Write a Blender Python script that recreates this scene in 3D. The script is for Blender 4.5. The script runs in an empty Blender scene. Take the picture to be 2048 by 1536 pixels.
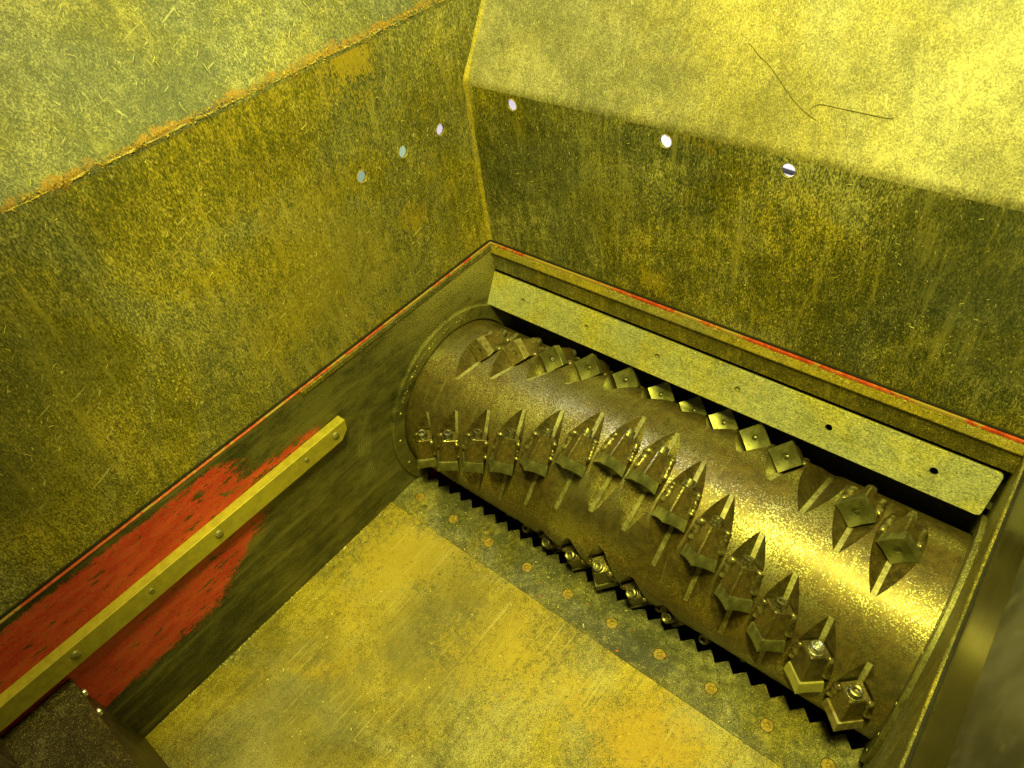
import bpy, bmesh, math, random
from math import sin, cos, pi, radians, atan2, sqrt
from mathutils import Vector, Matrix, noise as mnoise
random.seed(7)
S = bpy.context.scene
COL = S.collection

# ------------------------------------------------------------------ camera
CAM = Vector((1.0948, -0.5641, 1.5192))
M3 = ((0.77144763, 0.62653248, -0.11102079),
      (0.38331757, -0.59687558, -0.7048455),
      (-0.5078742, 0.50119517, -0.70061915))
right, down, fwd = Vector(M3[0]), Vector(M3[1]), Vector(M3[2])
cd = bpy.data.cameras.new('camera')
cam = bpy.data.objects.new('camera', cd)
COL.objects.link(cam)
cam.matrix_world = Matrix((( right.x, -down.x, -fwd.x, CAM.x),
                           ( right.y, -down.y, -fwd.y, CAM.y),
                           ( right.z, -down.z, -fwd.z, CAM.z),
                           (0, 0, 0, 1)))
cd.sensor_width = 36
cd.lens = 1420.92 / 2048 * 36
cd.clip_start = 0.01
cd.clip_end = 100
cd.dof.use_dof = True
cd.dof.focus_distance = 1.42
cd.dof.aperture_fstop = 7.0
S.camera = cam

# ------------------------------------------------------------------ world and lamps
w = bpy.data.worlds.new("World")
S.world = w
w.use_nodes = True
w.node_tree.nodes['Background'].inputs[0].default_value = (0.90, 0.86, 0.72, 1)
w.node_tree.nodes['Background'].inputs[1].default_value = 0.06
S.view_settings.view_transform = 'Standard'
S.view_settings.look = 'None'
S.view_settings.exposure = 0.1
S.view_settings.gamma = 1


def lamp(name, loc, target, power, size, color, size_y=None):
    l = bpy.data.lights.new(name, 'AREA')
    l.energy = power
    l.color = color
    l.shape = 'RECTANGLE'
    l.size = size
    l.size_y = size_y or size
    o = bpy.data.objects.new(name, l)
    COL.objects.link(o)
    o.location = loc
    o.rotation_euler = (Vector(target) - Vector(loc)).to_track_quat('-Z', 'Y').to_euler()
    return o


YEL = (1.0, 0.93, 0.125)
sl = bpy.data.lights.new('yellow_work_lamp', 'SPOT')
sl.energy = 275
sl.color = YEL
sl.spot_size = radians(54.5)
sl.spot_blend = 0.24
sl.shadow_soft_size = 0.17
so = bpy.data.objects.new('yellow_work_lamp', sl)
COL.objects.link(so)
so.location = (1.08, -0.45, 2.75)
so.rotation_euler = (Vector((0.55, 0.38, 0.72)) - so.location).to_track_quat('-Z', 'Y').to_euler()
lamp('yellow_sheen_fill', (0.62, -0.02, 2.75), (0.62, 0.06, 0.3), 36, 1.15, YEL, 0.14)  # unseen light added for a sheen along the rotor
lamp('pale_fill_lamp', (0.95, 0.45, 2.5), (-0.1, -0.2, 1.25), 2.4, 0.5, (1.0, 0.97, 0.50), 0.5)
lamp('white_hall_lamp', (-0.12, 0.80, 2.7), (0.5, 0.1, 0.2), 7, 0.18, (0.93, 0.88, 1.0))
lamp('outside_floor_fill', (-0.9, 3.0, 1.6), (-0.9, 3.2, -0.9), 150, 1.6, (1.0, 0.93, 0.98))  # added out of view to brighten the floor behind the holes
lamp('cabinet_fill', (-0.25, 1.7, 0.9), (-0.62, 0.7, 0.55), 40, 1.0, (1.0, 1.0, 0.95))  # added out of view to light up the green cabinet

# ------------------------------------------------------------------ materials
class G:
    """small helper that writes node graphs"""
    def __init__(s, name):
        s.m = bpy.data.materials.new(name)
        s.m.use_nodes = True
        s.t = s.m.node_tree
        s.t.nodes.clear()
        s.out = s.n('ShaderNodeOutputMaterial')
        s.b = s.n('ShaderNodeBsdfPrincipled')
        s.l(s.b.outputs[0], s.out.inputs[0])
        s.tc = s.n('ShaderNodeTexCoord')
        s.P = s.tc.outputs['Object']
    def n(s, t):
        return s.t.nodes.new(t)
    def l(s, a, b):
        s.t.links.new(a, b)
    def put(s, sock, v):
        if isinstance(v, bpy.types.NodeSocket):
            s.l(v, sock)
        elif isinstance(v, (tuple, list)) and len(v) == 3 and sock.type == 'RGBA':
            sock.default_value = (*v, 1)
        else:
            sock.default_value = v
    def map(s, scale=(1, 1, 1), rot=(0, 0, 0), loc=(0, 0, 0), src=None):
        a = s.n('ShaderNodeMapping')
        s.l(src or s.P, a.inputs[0])
        a.inputs['Scale'].default_value = scale
        a.inputs['Rotation'].default_value = rot
        a.inputs['Location'].default_value = loc
        return a.outputs[0]
    def noise(s, scale, detail=2, rough=0.5, vec=None, dist=0):
        a = s.n('ShaderNodeTexNoise')
        s.l(vec or s.P, a.inputs['Vector'])
        a.inputs['Scale'].default_value = scale
        a.inputs['Detail'].default_value = detail
        a.inputs['Roughness'].default_value = rough
        a.inputs['Distortion'].default_value = dist
        return a.outputs[0]
    def vor(s, scale, vec=None, feature='F1', rnd=1):
        a = s.n('ShaderNodeTexVoronoi')
        a.feature = feature
        s.l(vec or s.P, a.inputs['Vector'])
        a.inputs['Scale'].default_value = scale
        a.inputs['Randomness'].default_value = rnd
        return a
    def st(s, x, a, b):
        """smooth step of x from a to b"""
        r = s.n('ShaderNodeMapRange')
        r.interpolation_type = 'SMOOTHSTEP'
        s.put(r.inputs[0], x)
        r.inputs[1].default_value = a
        r.inputs[2].default_value = b
        return r.outputs[0]
    def ma(s, op, a, b=0.0, c=None):
        r = s.n('ShaderNodeMath')
        r.operation = op
        s.put(r.inputs[0], a)
        s.put(r.inputs[1], b)
        if c is not None:
            s.put(r.inputs[2], c)
        return r.outputs[0]
    def mul(s, a, b): return s.ma('MULTIPLY', a, b)
    def add(s, a, b): return s.ma('ADD', a, b)
    def sub(s, a, b): return s.ma('SUBTRACT', a, b)
    def mx(s, a, b): return s.ma('MAXIMUM', a, b)
    def mn(s, a, b): return s.ma('MINIMUM', a, b)
    def mix(s, f, a, b):
        r = s.n('ShaderNodeMix')
        r.data_type = 'RGBA'
        s.put(r.inputs[0], f)
        s.put(r.inputs[6], a)
        s.put(r.inputs[7], b)
        return r.outputs[2]
    def xyz(s, src=None):
        a = s.n('ShaderNodeSeparateXYZ')
        s.l(src or s.P, a.inputs[0])
        return a.outputs
    def bump(s, h, strength=0.3, dist=0.001):
        a = s.n('ShaderNodeBump')
        a.inputs['Strength'].default_value = strength
        a.inputs['Distance'].default_value = dist
        s.l(h, a.inputs['Height'])
        s.l(a.outputs[0], s.b.inputs['Normal'])
    def fin(s, col, rough, metal=0.0, spec=0.5):
        s.put(s.b.inputs['Base Color'], col)
        s.put(s.b.inputs['Roughness'], rough)
        s.put(s.b.inputs['Metallic'], metal)
        s.b.inputs['Specular IOR Level'].default_value = spec
        return s.m


def scratches(g, rots, scale=26, thr=0.70, zs=0.05):
    """thin straight light scratches in several directions"""
    acc = None
    for i, r in enumerate(rots):
        v = g.map(rot=r, loc=(i * 3.1, i * 1.7, i))
        v = g.map(scale=(1, 1, zs), src=v)
        a = g.st(g.noise(scale * 9, 1, 0.5, v), thr, thr + 0.05)
        k = g.st(g.noise(5, 2, 0.5, g.map(loc=(i * 9, 4, 2))), 0.48, 0.62)
        a = g.mul(a, k)
        acc = a if acc is None else g.mx(acc, a)
    return acc


def line_marks(g, scale, src, thr):
    a = g.st(g.noise(scale, 1, 0.5, src), thr, thr + 0.03)
    return g.mul(g.mul(a, 0.6), g.st(g.noise(6, 3, 0.6), 0.46, 0.60))


def wall_material(name, dark, mid, light, rust=(0.36, 0.27, 0.03), rustamt=0.5, dust=0.5, seam=None, seed=0, rough=0.5,
                  scr=None, stroke=(1, 1, 0.38), tilt=(0.25, 0.2, 0), blotc=0.5, sheen=0.15, strands=0.0, streak=(1, 1, 0.10), srot=(0.5, 0.35, 0), spots=(), sw=0.30, warmc=(1.15, 1.02, 0.35)):
    """steel sheet under a film of fine dust: grain, blotches, rubbed patches, ochre drifts, scratches and stuck fibres"""
    g = G(name)
    base = g.map(loc=(seed, seed * 2, seed * 3))
    an = g.map(scale=stroke, src=base, rot=tilt)
    fine = g.noise(480, 3, 0.62, an, 0.2)
    med = g.noise(85, 5, 0.75, an, 0.5)
    blot = g.noise(16, 7, 0.72, base, 0.9)
    big = g.noise(2.6, 5, 0.62, base, 0.7)
    v = g.add(g.mul(fine, 0.70), g.mul(med, 0.30))
    v = g.add(v, g.mul(g.sub(blot, 0.5), 0.30 * blotc))
    v = g.add(v, g.mul(g.sub(big, 0.5), 0.50 * blotc))
    v = g.add(v, (dust - 0.5) * 0.12)
    col = g.mix(g.st(v, 0.39, 0.51), dark, mid)
    col = g.mix(g.mul(g.st(v, 0.50, 0.64), g.add(0.40, g.mul(big, 1.1))), col, light)
    # long rubbed streaks
    sk = g.noise(42, 5, 0.75, g.map(scale=streak, rot=srot, src=base), 0.3)
    col = g.mix(g.mul(g.st(sk, 0.54, 0.66), sw), col, light)
    col = g.mix(g.mul(g.st(sk, 0.46, 0.36), 0.35), col, dark)
    # hue drifts between greenish grey and ochre
    hue = g.st(g.noise(3.0, 5, 0.62, g.map(loc=(3 + seed, 8, 1)), 0.6), 0.40, 0.60)
    warm = g.n('ShaderNodeMix'); warm.data_type = 'RGBA'; warm.blend_type = 'MULTIPLY'
    g.put(warm.inputs[0], hue); g.put(warm.inputs[6], col); g.put(warm.inputs[7], (*warmc, ))
    col = warm.outputs[2]
    # dark freckles
    fr = g.mul(g.st(g.noise(120, 4, 0.7, base), 0.585, 0.66), g.st(blot, 0.42, 0.60))
    col = g.mix(g.mul(fr, 0.75), col, dark)
    rm = g.mul(g.mul(g.st(g.noise(3.8, 5, 0.62, g.map(loc=(5 + seed, 1, 2)), 0.9), 0.60, 0.70), g.st(g.add(med, g.mul(fine, 0.6)), 0.70, 0.90)), rustamt)
    for (cx_, cy_, cz_, rad_, amt_, scol_) in spots:
        dv = g.n('ShaderNodeVectorMath'); dv.operation = 'DISTANCE'
        g.l(g.P, dv.inputs[0]); dv.inputs[1].default_value = (cx_, cy_, cz_)
        dd = g.add(dv.outputs['Value'], g.mul(g.sub(g.noise(14 if rad_ < 0.12 else 6, 6, 0.72, base), 0.5), rad_ * 2.2))
        cov = g.add(g.sub(1.0, g.mul(dd, 1.0 / rad_)), g.add(g.mul(g.sub(med, 0.5), 2.2), g.mul(g.sub(fine, 0.5), 2.2)))
        sm2 = g.mul(g.st(cov, 0.15, 0.75), amt_ * 0.8)
        col = g.mix(sm2, col, scol_)
    if seam is not None:
        ax, zz, wd = seam
        d = g.ma('ABSOLUTE', g.sub(g.add(g.xyz()[ax], g.mul(g.sub(g.noise(26, 5, 0.75), 0.5), 0.05)), zz))
        cl = g.add(g.add(g.mul(g.noise(6, 4, 0.7), 0.9), g.mul(med, 0.5)), g.mul(fine, 0.9))
        cl = g.sub(cl, g.mul(g.st(d, wd * 0.1, wd), 0.75))
        dl = g.sub(1.0, g.st(g.ma('ABSOLUTE', g.sub(g.add(g.xyz()[ax], g.mul(g.sub(g.noise(9, 3, 0.6), 0.5), 0.012)), zz - 0.006)), 0.0005, 0.003))
        col = g.mix(g.mul(dl, 0.6), col, dark)
        sm_ = g.mul(g.st(cl, 1.02, 1.20), g.add(0.35, g.mul(fine, 0.9)))
        col = g.mix(sm_, col, (0.30, 0.17, 0.03))
    col = g.mix(rm, col, rust)
    vo = g.vor(105, g.map(scale=(1, 1, 0.40), rot=(0.6, 0.5, 0.3), src=base))
    chip = g.mul(g.sub(1.0, g.st(vo.outputs['Distance'], 0.07, 0.15)), g.st(g.noise(31, 2, 0.5, base), 0.56, 0.66))
    if scr == 'y':
        sc = g.mx(line_marks(g, 330, g.map(scale=(1, 0.012, 1), rot=(0, 0, 0.02)), 0.66), line_marks(g, 260, g.map(scale=(1, 0.02, 1), rot=(0, 0, -0.07), loc=(3, 1, 0)), 0.68))
    elif scr == 'x':
        sc = line_marks(g, 300, g.map(scale=(0.03, 1, 1), rot=(0, 0, 0.3)), 0.70)
    else:
        sc = scratches(g, [(0.5, 0.3, 0), (-0.35, 0.4, 0.2), (1.2, 0.1, 0.4)])
    hi = g.mx(g.mul(chip, 0.75), g.mul(sc, 0.55))
    if strands:
        vs_ = g.vor(26, g.map(scale=(1, 1, 1), src=base), 'DISTANCE_TO_EDGE')
        ln_ = g.mul(g.sub(1.0, g.st(vs_.outputs['Distance'], 0.0, 0.035)), g.st(g.noise(17, 3, 0.6, base), 0.52, 0.62))
        hi = g.mx(hi, g.mul(ln_, strands))
    lt = tuple(min(1, c * 1.45 + 0.05) for c in light)
    col = g.mix(hi, col, lt)
    g.bump(g.add(fine, g.mul(med, 0.8)), 0.60, 0.0015)
    return g.fin(col, g.add(g.mul(fine, 0.3), rough - 0.15), sheen, 0.4)


MAT = {}
MAT['wall_left'] = wall_material('dusty_sheet_steel', (0.062, 0.074, 0.042), (0.185, 0.184, 0.088), (0.54, 0.51, 0.26), dust=0.48, seed=0, seam=(2, 1.089, 0.020), spots=[(0, 0.24, 1.07, 0.10, 0.85, (0.46, 0.34, 0.03)), (0, 0.30, 0.70, 0.050, 0.7, (0.44, 0.33, 0.03)), (0, 0.05, 0.68, 0.40, 0.55, (0.33, 0.27, 0.035)), (0, -0.55, 0.80, 0.22, 0.6, (0.08, 0.10, 0.07))])
MAT['wall_left_up'] = wall_material('painted_haze_steel', (0.062, 0.076, 0.068), (0.130, 0.142, 0.112), (0.33, 0.34, 0.24), dust=0.44, seed=3, rustamt=0.2, blotc=0.8, seam=(2, 1.093, 0.018), warmc=(1.15, 1.05, 0.6), spots=[(-0.1, -0.75, 1.25, 0.3, 0.5, (0.33, 0.30, 0.10))])  # greyed colours stand in for the haze over the upper left
MAT['wall_back'] = wall_material('dusty_back_steel', (0.040, 0.052, 0.032), (0.145, 0.150, 0.074), (0.50, 0.48, 0.25), dust=0.43, seed=7, blotc=0.8, seam=(2, 0.93, 0.018), spots=[(0.47, 0.525, 0.57, 0.05, 0.8, (0.42, 0.32, 0.02)), (1.08, 0.525, 0.80, 0.20, 0.7, (0.06, 0.075, 0.06)), (0.25, 0.525, 0.78, 0.18, 0.5, (0.07, 0.085, 0.06))])
MAT['wall_back_up'] = wall_material('lit_dusty_steel', (0.12, 0.12, 0.085), (0.225, 0.218, 0.150), (0.40, 0.385, 0.27), dust=0.54, seed=11, rust=(0.36, 0.28, 0.06), rustamt=0.3, blotc=0.9, warmc=(1.08, 1.0, 0.62))  # lighter than the sheet below; light on the flare put into the colour
MAT['bed'] = wall_material('ochre_bed_steel', (0.060, 0.060, 0.034), (0.190, 0.172, 0.070), (0.44, 0.40, 0.19), rust=(0.40, 0.29, 0.03), rustamt=0.8, dust=0.62, seed=17, blotc=0.75, stroke=(1, 1, 1), streak=(1, 0.05, 1), srot=(0, 0, 0.03), sw=0.25, spots=[(0.16, -0.12, 0, 0.24, 0.9, (0.46, 0.35, 0.03)), (0.36, -0.18, 0, 0.20, 0.7, (0.10, 0.10, 0.055)), (0.55, -0.12, 0, 0.20, 0.7, (0.44, 0.33, 0.03)), (0.25, -0.50, 0, 0.22, 0.7, (0.13, 0.125, 0.065)), (0.85, -0.12, 0, 0.16, 0.8, (0.46, 0.30, 0.02))], scr='y')
MAT['knife'] = wall_material('scuffed_knife_steel', (0.038, 0.043, 0.034), (0.135, 0.136, 0.092), (0.38, 0.37, 0.22), dust=0.44, seed=23, rust=(0.30, 0.23, 0.06), rustamt=0.6, stroke=(1, 1, 1), blotc=1.1, scr='x')
MAT['scraper'] = wall_material('brushed_scraper_steel', (0.17, 0.19, 0.17), (0.36, 0.38, 0.31), (0.60, 0.60, 0.44), scr='x', dust=0.60, seed=29, rust=(0.42, 0.31, 0.06), rough=0.42, stroke=(0.5, 1, 1), sheen=0.3)
MAT['body'] = wall_material('dusty_body_steel', (0.05, 0.052, 0.028), (0.14, 0.135, 0.065), (0.46, 0.43, 0.22), dust=0.36, seed=31, stroke=(1, 1, 1))
MAT['lip'] = wall_material('dust_topped_lip', (0.13, 0.125, 0.065), (0.27, 0.25, 0.115), (0.52, 0.47, 0.22), dust=0.55, seed=37, stroke=(1, 1, 1))
MAT['rustplate'] = wall_material('speckled_pusher_steel', (0.022, 0.016, 0.008), (0.060, 0.044, 0.020), (0.32, 0.28, 0.17), dust=0.22, seed=41, stroke=(1, 1, 1))


def red_mat():
    g = G('red_paint')
    n = g.noise(60, 4, 0.65)
    col = g.mix(g.st(n, 0.35, 0.7), (0.32, 0.030, 0.020), (0.50, 0.085, 0.035))
    ch = g.mul(g.st(g.noise(38, 4, 0.7), 0.62, 0.66), 1.0)
    col = g.mix(ch, col, (0.10, 0.08, 0.03))
    wear = g.st(g.add(g.noise(5, 7, 0.78, g.map(loc=(4, 2, 7))), g.mul(g.noise(120, 3, 0.6), 0.25)), 0.60, 0.68)
    col = g.mix(wear, col, (0.30, 0.21, 0.07))
    g.bump(n, 0.2, 0.0005)
    return g.fin(col, 0.5)


MAT['red'] = red_mat()


def side_plate_mat():
    """steel side plate: grimy metal with the remains of red paint, scuff arcs round the rotor"""
    g = G('side_plate_steel')
    x, y, z = g.xyz()
    st_ = g.map(scale=(1, 0.30, 1), rot=(0.0, 0, 0))
    nb = g.noise(34, 7, 0.76, st_)
    nf = g.noise(300, 4, 0.68, g.map(scale=(1, 0.6, 1)))
    ns = g.noise(330, 3, 0.6)
    big = g.noise(4, 4, 0.6, g.map(loc=(2, 5, 1)))
    near = g.mul(g.st(y, -0.45, 0.15), 0.16)
    col = g.mix(g.st(g.add(g.add(nb, near), g.mul(g.sub(big, 0.5), 0.6)), 0.40, 0.76), (0.022, 0.026, 0.016), (0.135, 0.130, 0.054))
    dens = g.mul(g.st(z, 0.30, 0.52), g.st(y, -0.1, 0.45))
    sp_ = g.mul(g.st(g.add(g.noise(420, 2, 0.6), g.mul(g.add(dens, big), 0.12)), 0.62, 0.70), g.add(0.25, dens))
    col = g.mix(g.mul(sp_, 0.8), col, (0.60, 0.55, 0.27))
    dk = g.mul(g.st(g.noise(55, 5, 0.75, g.map(loc=(7, 7, 2))), 0.56, 0.64), 0.6)
    col = g.mix(dk, col, (0.045, 0.045, 0.022))
    # smears that run along the plate
    sm = g.mul(g.st(g.noise(26, 5, 0.72, g.map(scale=(1, 0.06, 1), loc=(0, 0, 4), rot=(0.05, 0, 0))), 0.50, 0.68), 0.55)
    col = g.mix(sm, col, (0.25, 0.24, 0.12))
    # red paint remains
    wob = g.add(g.mul(g.sub(g.noise(13, 8, 0.78, st_), 0.5), 0.24), g.add(g.mul(g.sub(g.noise(150, 5, 0.75, g.map(scale=(1, 0.5, 1))), 0.5), 0.16), g.mul(g.sub(g.noise(360, 3, 0.6), 0.5), 0.14)))
    # upper field: between bar and top edge, thinning out towards the rotor
    up1 = g.st(g.add(g.mul(g.add(y, 0.30), -1.0), wob), -0.012, 0.012)
    lim = g.mn(0.497, g.add(0.497, g.mul(g.add(y, 0.33), -0.38)))
    up2 = g.st(g.sub(lim, g.add(z, g.mul(wob, 0.22))), -0.002, 0.006)
    up3 = g.st(z, 0.335, 0.36)
    up = g.mul(g.mul(up1, up2), up3)
    tear = g.mul(g.st(g.add(g.mul(g.add(y, 0.12), -1.0), wob), -0.005, 0.015),
                 g.sub(1.0, g.st(g.ma('ABSOLUTE', g.add(g.sub(z, 0.40), g.mul(wob, 0.3))), 0.012, 0.016)))
    # lower field: slanting edge below the bar
    lo1 = g.st(g.add(g.sub(g.mul(g.add(y, 0.40), -1.0), g.mul(g.sub(0.22, z), 1.25)), g.mul(wob, 1.0)), -0.008, 0.008)
    lo2 = g.st(g.add(g.sub(z, 0.165), g.mul(wob, 0.35)), -0.003, 0.004)
    lo = g.mul(g.mul(lo1, lo2), g.sub(1.0, g.st(z, 0.33, 0.36)))
    under = g.sub(1.0, g.st(z, -0.02, -0.01))
    red = g.mx(g.mx(g.mx(up, lo), tear), under)
    flake = g.sub(1.0, g.mul(g.st(g.add(g.noise(75, 6, 0.75, st_), g.mul(g.st(y, -0.62, -0.15), 0.07)), 0.585, 0.615), 0.95))
    red = g.mul(red, flake)
    rc = g.mix(g.st(g.noise(45, 5, 0.7, st_), 0.36, 0.66), (0.50, 0.018, 0.034), (0.68, 0.075, 0.060))
    rc = g.mix(g.mul(g.st(nf, 0.50, 0.64), 0.55), rc, (0.34, 0.21, 0.07))
    rc = g.mix(g.mul(g.st(g.noise(90, 6, 0.75, st_), 0.55, 0.64), 0.5), rc, (0.20, 0.06, 0.02))
    col = g.mix(red, col, rc)
    # concentric rub marks
    r = g.ma('SQRT', g.add(g.ma('POWER', g.sub(y, 0.3164), 2.0), g.ma('POWER', g.sub(z, 0.1445), 2.0)))
    rr = g.add(r, g.mul(g.noise(9, 2, 0.5), 0.012))
    rings = g.st(g.ma('SINE', g.mul(rr, 1150.0)), 0.1, 0.9)
    win = g.mul(g.st(rr, 0.325, 0.335), g.sub(1.0, g.st(rr, 0.368, 0.38)))
    cut = g.mul(g.mul(g.st(z, 0.06, 0.16), g.sub(1.0, g.st(z, 0.33, 0.43))), g.sub(1.0, g.st(y, 0.02, 0.06)))
    marks = g.mul(g.mul(g.mul(rings, win), cut), g.mul(g.st(g.noise(14, 3, 0.6), 0.40, 0.6), 0.55))
    col = g.mix(marks, col, (0.42, 0.40, 0.22))
    g.bump(g.add(nf, nb), 0.3, 0.0008)
    return g.fin(col, g.add(0.30, g.mul(nf, 0.35)), g.mul(g.sub(1.0, red), 0.25), 0.5)


MAT['side'] = side_plate_mat()


def rotor_mat(name='rust_speckled_rotor_steel', shift=0.0, bright=1.0, film=True):
    """bare steel under a fine brown speckle of rust"""
    g = G(name)
    sp = g.noise(340, 2, 0.55, None, 0.3)
    big = g.noise(5.0, 5, 0.62, g.map(loc=(1, 3, 9)), 0.6)
    blot = g.noise(30, 6, 0.72)
    v = g.add(g.add(sp, g.mul(g.sub(big, 0.5), 0.75)), g.mul(g.sub(blot, 0.5), 0.25))
    rust = g.st(g.add(v, shift), 0.425, 0.465)
    metal = g.mix(g.st(blot, 0.3, 0.7), (0.36 * bright, 0.35 * bright, 0.19 * bright), (0.52 * bright, 0.51 * bright, 0.32 * bright))
    rcol = g.mix(g.st(g.noise(60, 5, 0.7), 0.35, 0.65), (0.045, 0.026, 0.003), (0.120, 0.078, 0.009))
    col = g.mix(g.mul(rust, 0.90), metal, rcol)
    # streaks that run round the drum and rub lines along it
    ci = g.noise(120, 4, 0.7, g.map(scale=(1, 0.06, 0.06) if film else (1, 1, 1)))
    col = g.mix(g.mul(g.st(ci, 0.55, 0.70), 0.28), col, (0.42, 0.38, 0.20))
    sc = g.mul(g.st(g.noise(300, 2, 0.5, g.map(scale=(0.03, 1, 1))), 0.72, 0.76), g.st(big, 0.52, 0.62))
    col = g.mix(g.mul(sc, 0.35), col, (0.6, 0.55, 0.35))
    g.bump(g.add(g.sub(g.mul(g.noise(260, 3, 0.6), 0.5), g.mul(rust, 0.15)), g.mul(ci, 0.25)), 0.16, 0.0005)
    g.b.inputs['Coat Weight'].default_value = 0.35
    g.b.inputs['Coat Roughness'].default_value = 0.30
    return g.fin(col, g.add(g.add(0.30, g.mul(rust, 0.12)), g.mul(blot, 0.12)), g.sub(0.95, g.mul(rust, 0.40)))


MAT['rotor'] = rotor_mat(shift=0.018)
MAT['holder'] = rotor_mat('speckled_holder_steel', 0.0, 0.8, False)


def metal_mat(name, a, b, rough, metal, sc=120, speck=(0.3, 0.25, 0.1), amt=0.3):
    g = G(name)
    n = g.noise(sc, 4, 0.65)
    n2 = g.noise(sc * 0.25, 3, 0.6)
    col = g.mix(g.st(g.add(n, g.mul(g.sub(n2, 0.5), 0.8)), 0.32, 0.68), a, b)
    col = g.mix(g.mul(g.st(g.noise(sc * 3, 3, 0.6), 0.58, 0.68), amt), col, speck)
    g.bump(n, 0.25, 0.0006)
    return g.fin(col, g.add(rough - 0.08, g.mul(n, 0.16)), metal)


MAT['pocket'] = rotor_mat('speckled_pocket_steel', 0.02, 0.7, False)
MAT['slot'] = metal_mat('lit_slot_steel', (0.17, 0.16, 0.085), (0.33, 0.32, 0.18), 0.50, 0.25, 150, amt=0.3)
MAT['insert'] = metal_mat('worn_cutting_steel', (0.11, 0.115, 0.055), (0.27, 0.28, 0.155), 0.34, 0.55, 34, amt=0.15)
MAT['insert_pale'] = metal_mat('pale_cutting_steel', (0.30, 0.29, 0.10), (0.42, 0.40, 0.15), 0.5, 0.2, 34, amt=0.1)
MAT['insert_rusty'] = metal_mat('rust_brown_cutting_steel', (0.16, 0.12, 0.05), (0.30, 0.28, 0.17), 0.45, 0.35, 80, amt=0.3)
MAT['weld'] = metal_mat('weld_bead_metal', (0.075, 0.060, 0.02), (0.30, 0.28, 0.15), 0.30, 0.6, 45, amt=0.1)
MAT['bolt'] = metal_mat('dark_bolt_steel', (0.09, 0.085, 0.05), (0.28, 0.27, 0.18), 0.34, 0.75, 200, amt=0.2)
MAT['zinc'] = metal_mat('bright_zinc', (0.62, 0.64, 0.64), (0.9, 0.92, 0.92), 0.22, 0.9, 200, speck=(0.8, 0.8, 0.8), amt=0.1)
MAT['rustbolt'] = metal_mat('orange_rusted_bolt', (0.17, 0.12, 0.035), (0.34, 0.24, 0.055), 0.6, 0.1, 150, speck=(0.6, 0.5, 0.2), amt=0.4)
MAT['bar'] = metal_mat('dusty_guide_bar_steel', (0.33, 0.29, 0.05), (0.42, 0.37, 0.06), 0.42, 0.15, 60, speck=(0.55, 0.5, 0.2), amt=0.2)
MAT['pushfront'] = metal_mat('dark_brown_steel', (0.035, 0.028, 0.012), (0.09, 0.07, 0.03), 0.5, 0.2, 40, speck=(0.2, 0.17, 0.08), amt=0.2)
MAT['barbolt'] = metal_mat('dusty_bolt_head', (0.18, 0.17, 0.09), (0.33, 0.31, 0.17), 0.45, 0.3, 200, amt=0.3)
MAT['void'] = metal_mat('black_void_steel', (0.012, 0.011, 0.007), (0.03, 0.028, 0.018), 0.7, 0.1, 60, speck=(0.05, 0.045, 0.02), amt=0.3)  # near-black colour stands in for the shade inside the housing
MAT['gap_black'] = metal_mat('black_gap_shade', (0.006, 0.006, 0.006), (0.014, 0.013, 0.012), 0.9, 0.0, 60, speck=(0.02, 0.02, 0.02))  # black for the strips that paint the shaded gap
MAT['right'] = metal_mat('grey_rubbed_steel', (0.055, 0.052, 0.05), (0.14, 0.135, 0.13), 0.33, 0.35, 9, speck=(0.4, 0.38, 0.24), amt=0.12)
MAT['right_low'] = metal_mat('olive_rubbed_steel', (0.06, 0.056, 0.022), (0.11, 0.10, 0.04), 0.34, 0.35, 14, speck=(0.3, 0.28, 0.1), amt=0.12)
MAT['hall'] = metal_mat('pale_hall_concrete', (0.62, 0.57, 0.60), (0.72, 0.68, 0.71), 0.9, 0.0, 6, speck=(0.5, 0.48, 0.5), amt=0.1)
MAT['green'] = metal_mat('green_machine_paint', (0.30, 0.42, 0.27), (0.34, 0.47, 0.31), 0.6, 0.0, 12, speck=(0.2, 0.3, 0.2), amt=0.1)
MAT['cable'] = metal_mat('black_cable_rubber', (0.01, 0.01, 0.01), (0.03, 0.03, 0.03), 0.8, 0.0)
MAT['chip_y'] = metal_mat('pale_yellow_chips', (0.62, 0.58, 0.25), (0.80, 0.75, 0.42), 0.6, 0.0)
MAT['seam_dust'] = metal_mat('orange_seam_dust', (0.30, 0.20, 0.03), (0.50, 0.37, 0.08), 0.9, 0.0)
MAT['chip_r'] = metal_mat('orange_red_chips', (0.65, 0.10, 0.04), (0.75, 0.2, 0.06), 0.6, 0.0)
MAT['hair'] = metal_mat('dark_string', (0.10, 0.09, 0.03), (0.17, 0.15, 0.05), 0.8, 0.0)

# ------------------------------------------------------------------ object helpers
def link(name, me, mat=None, parent=None):
    o = bpy.data.objects.new(name, me)
    COL.objects.link(o)
    if mat and me:
        if len(me.materials) == 0:
            me.materials.append(MAT[mat])
    if parent:
        o.parent = parent
    return o


def tag(o, label=None, cat=None, group=None, kind=None):
    if label: o['label'] = label
    if cat: o['category'] = cat
    if group: o['group'] = group
    if kind: o['kind'] = kind
    return o


def empty(name, loc, label=None, cat=None, group=None):
    o = bpy.data.objects.new(name, None)
    COL.objects.link(o)
    o.location = loc
    o.empty_display_size = 0.02
    return tag(o, label, cat, group)


def par(child, parent):
    """parent an object whose mesh is given in world coordinates"""
    child.parent = parent
    child.matrix_parent_inverse = Matrix.Translation(parent.location).inverted()
    return child


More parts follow.
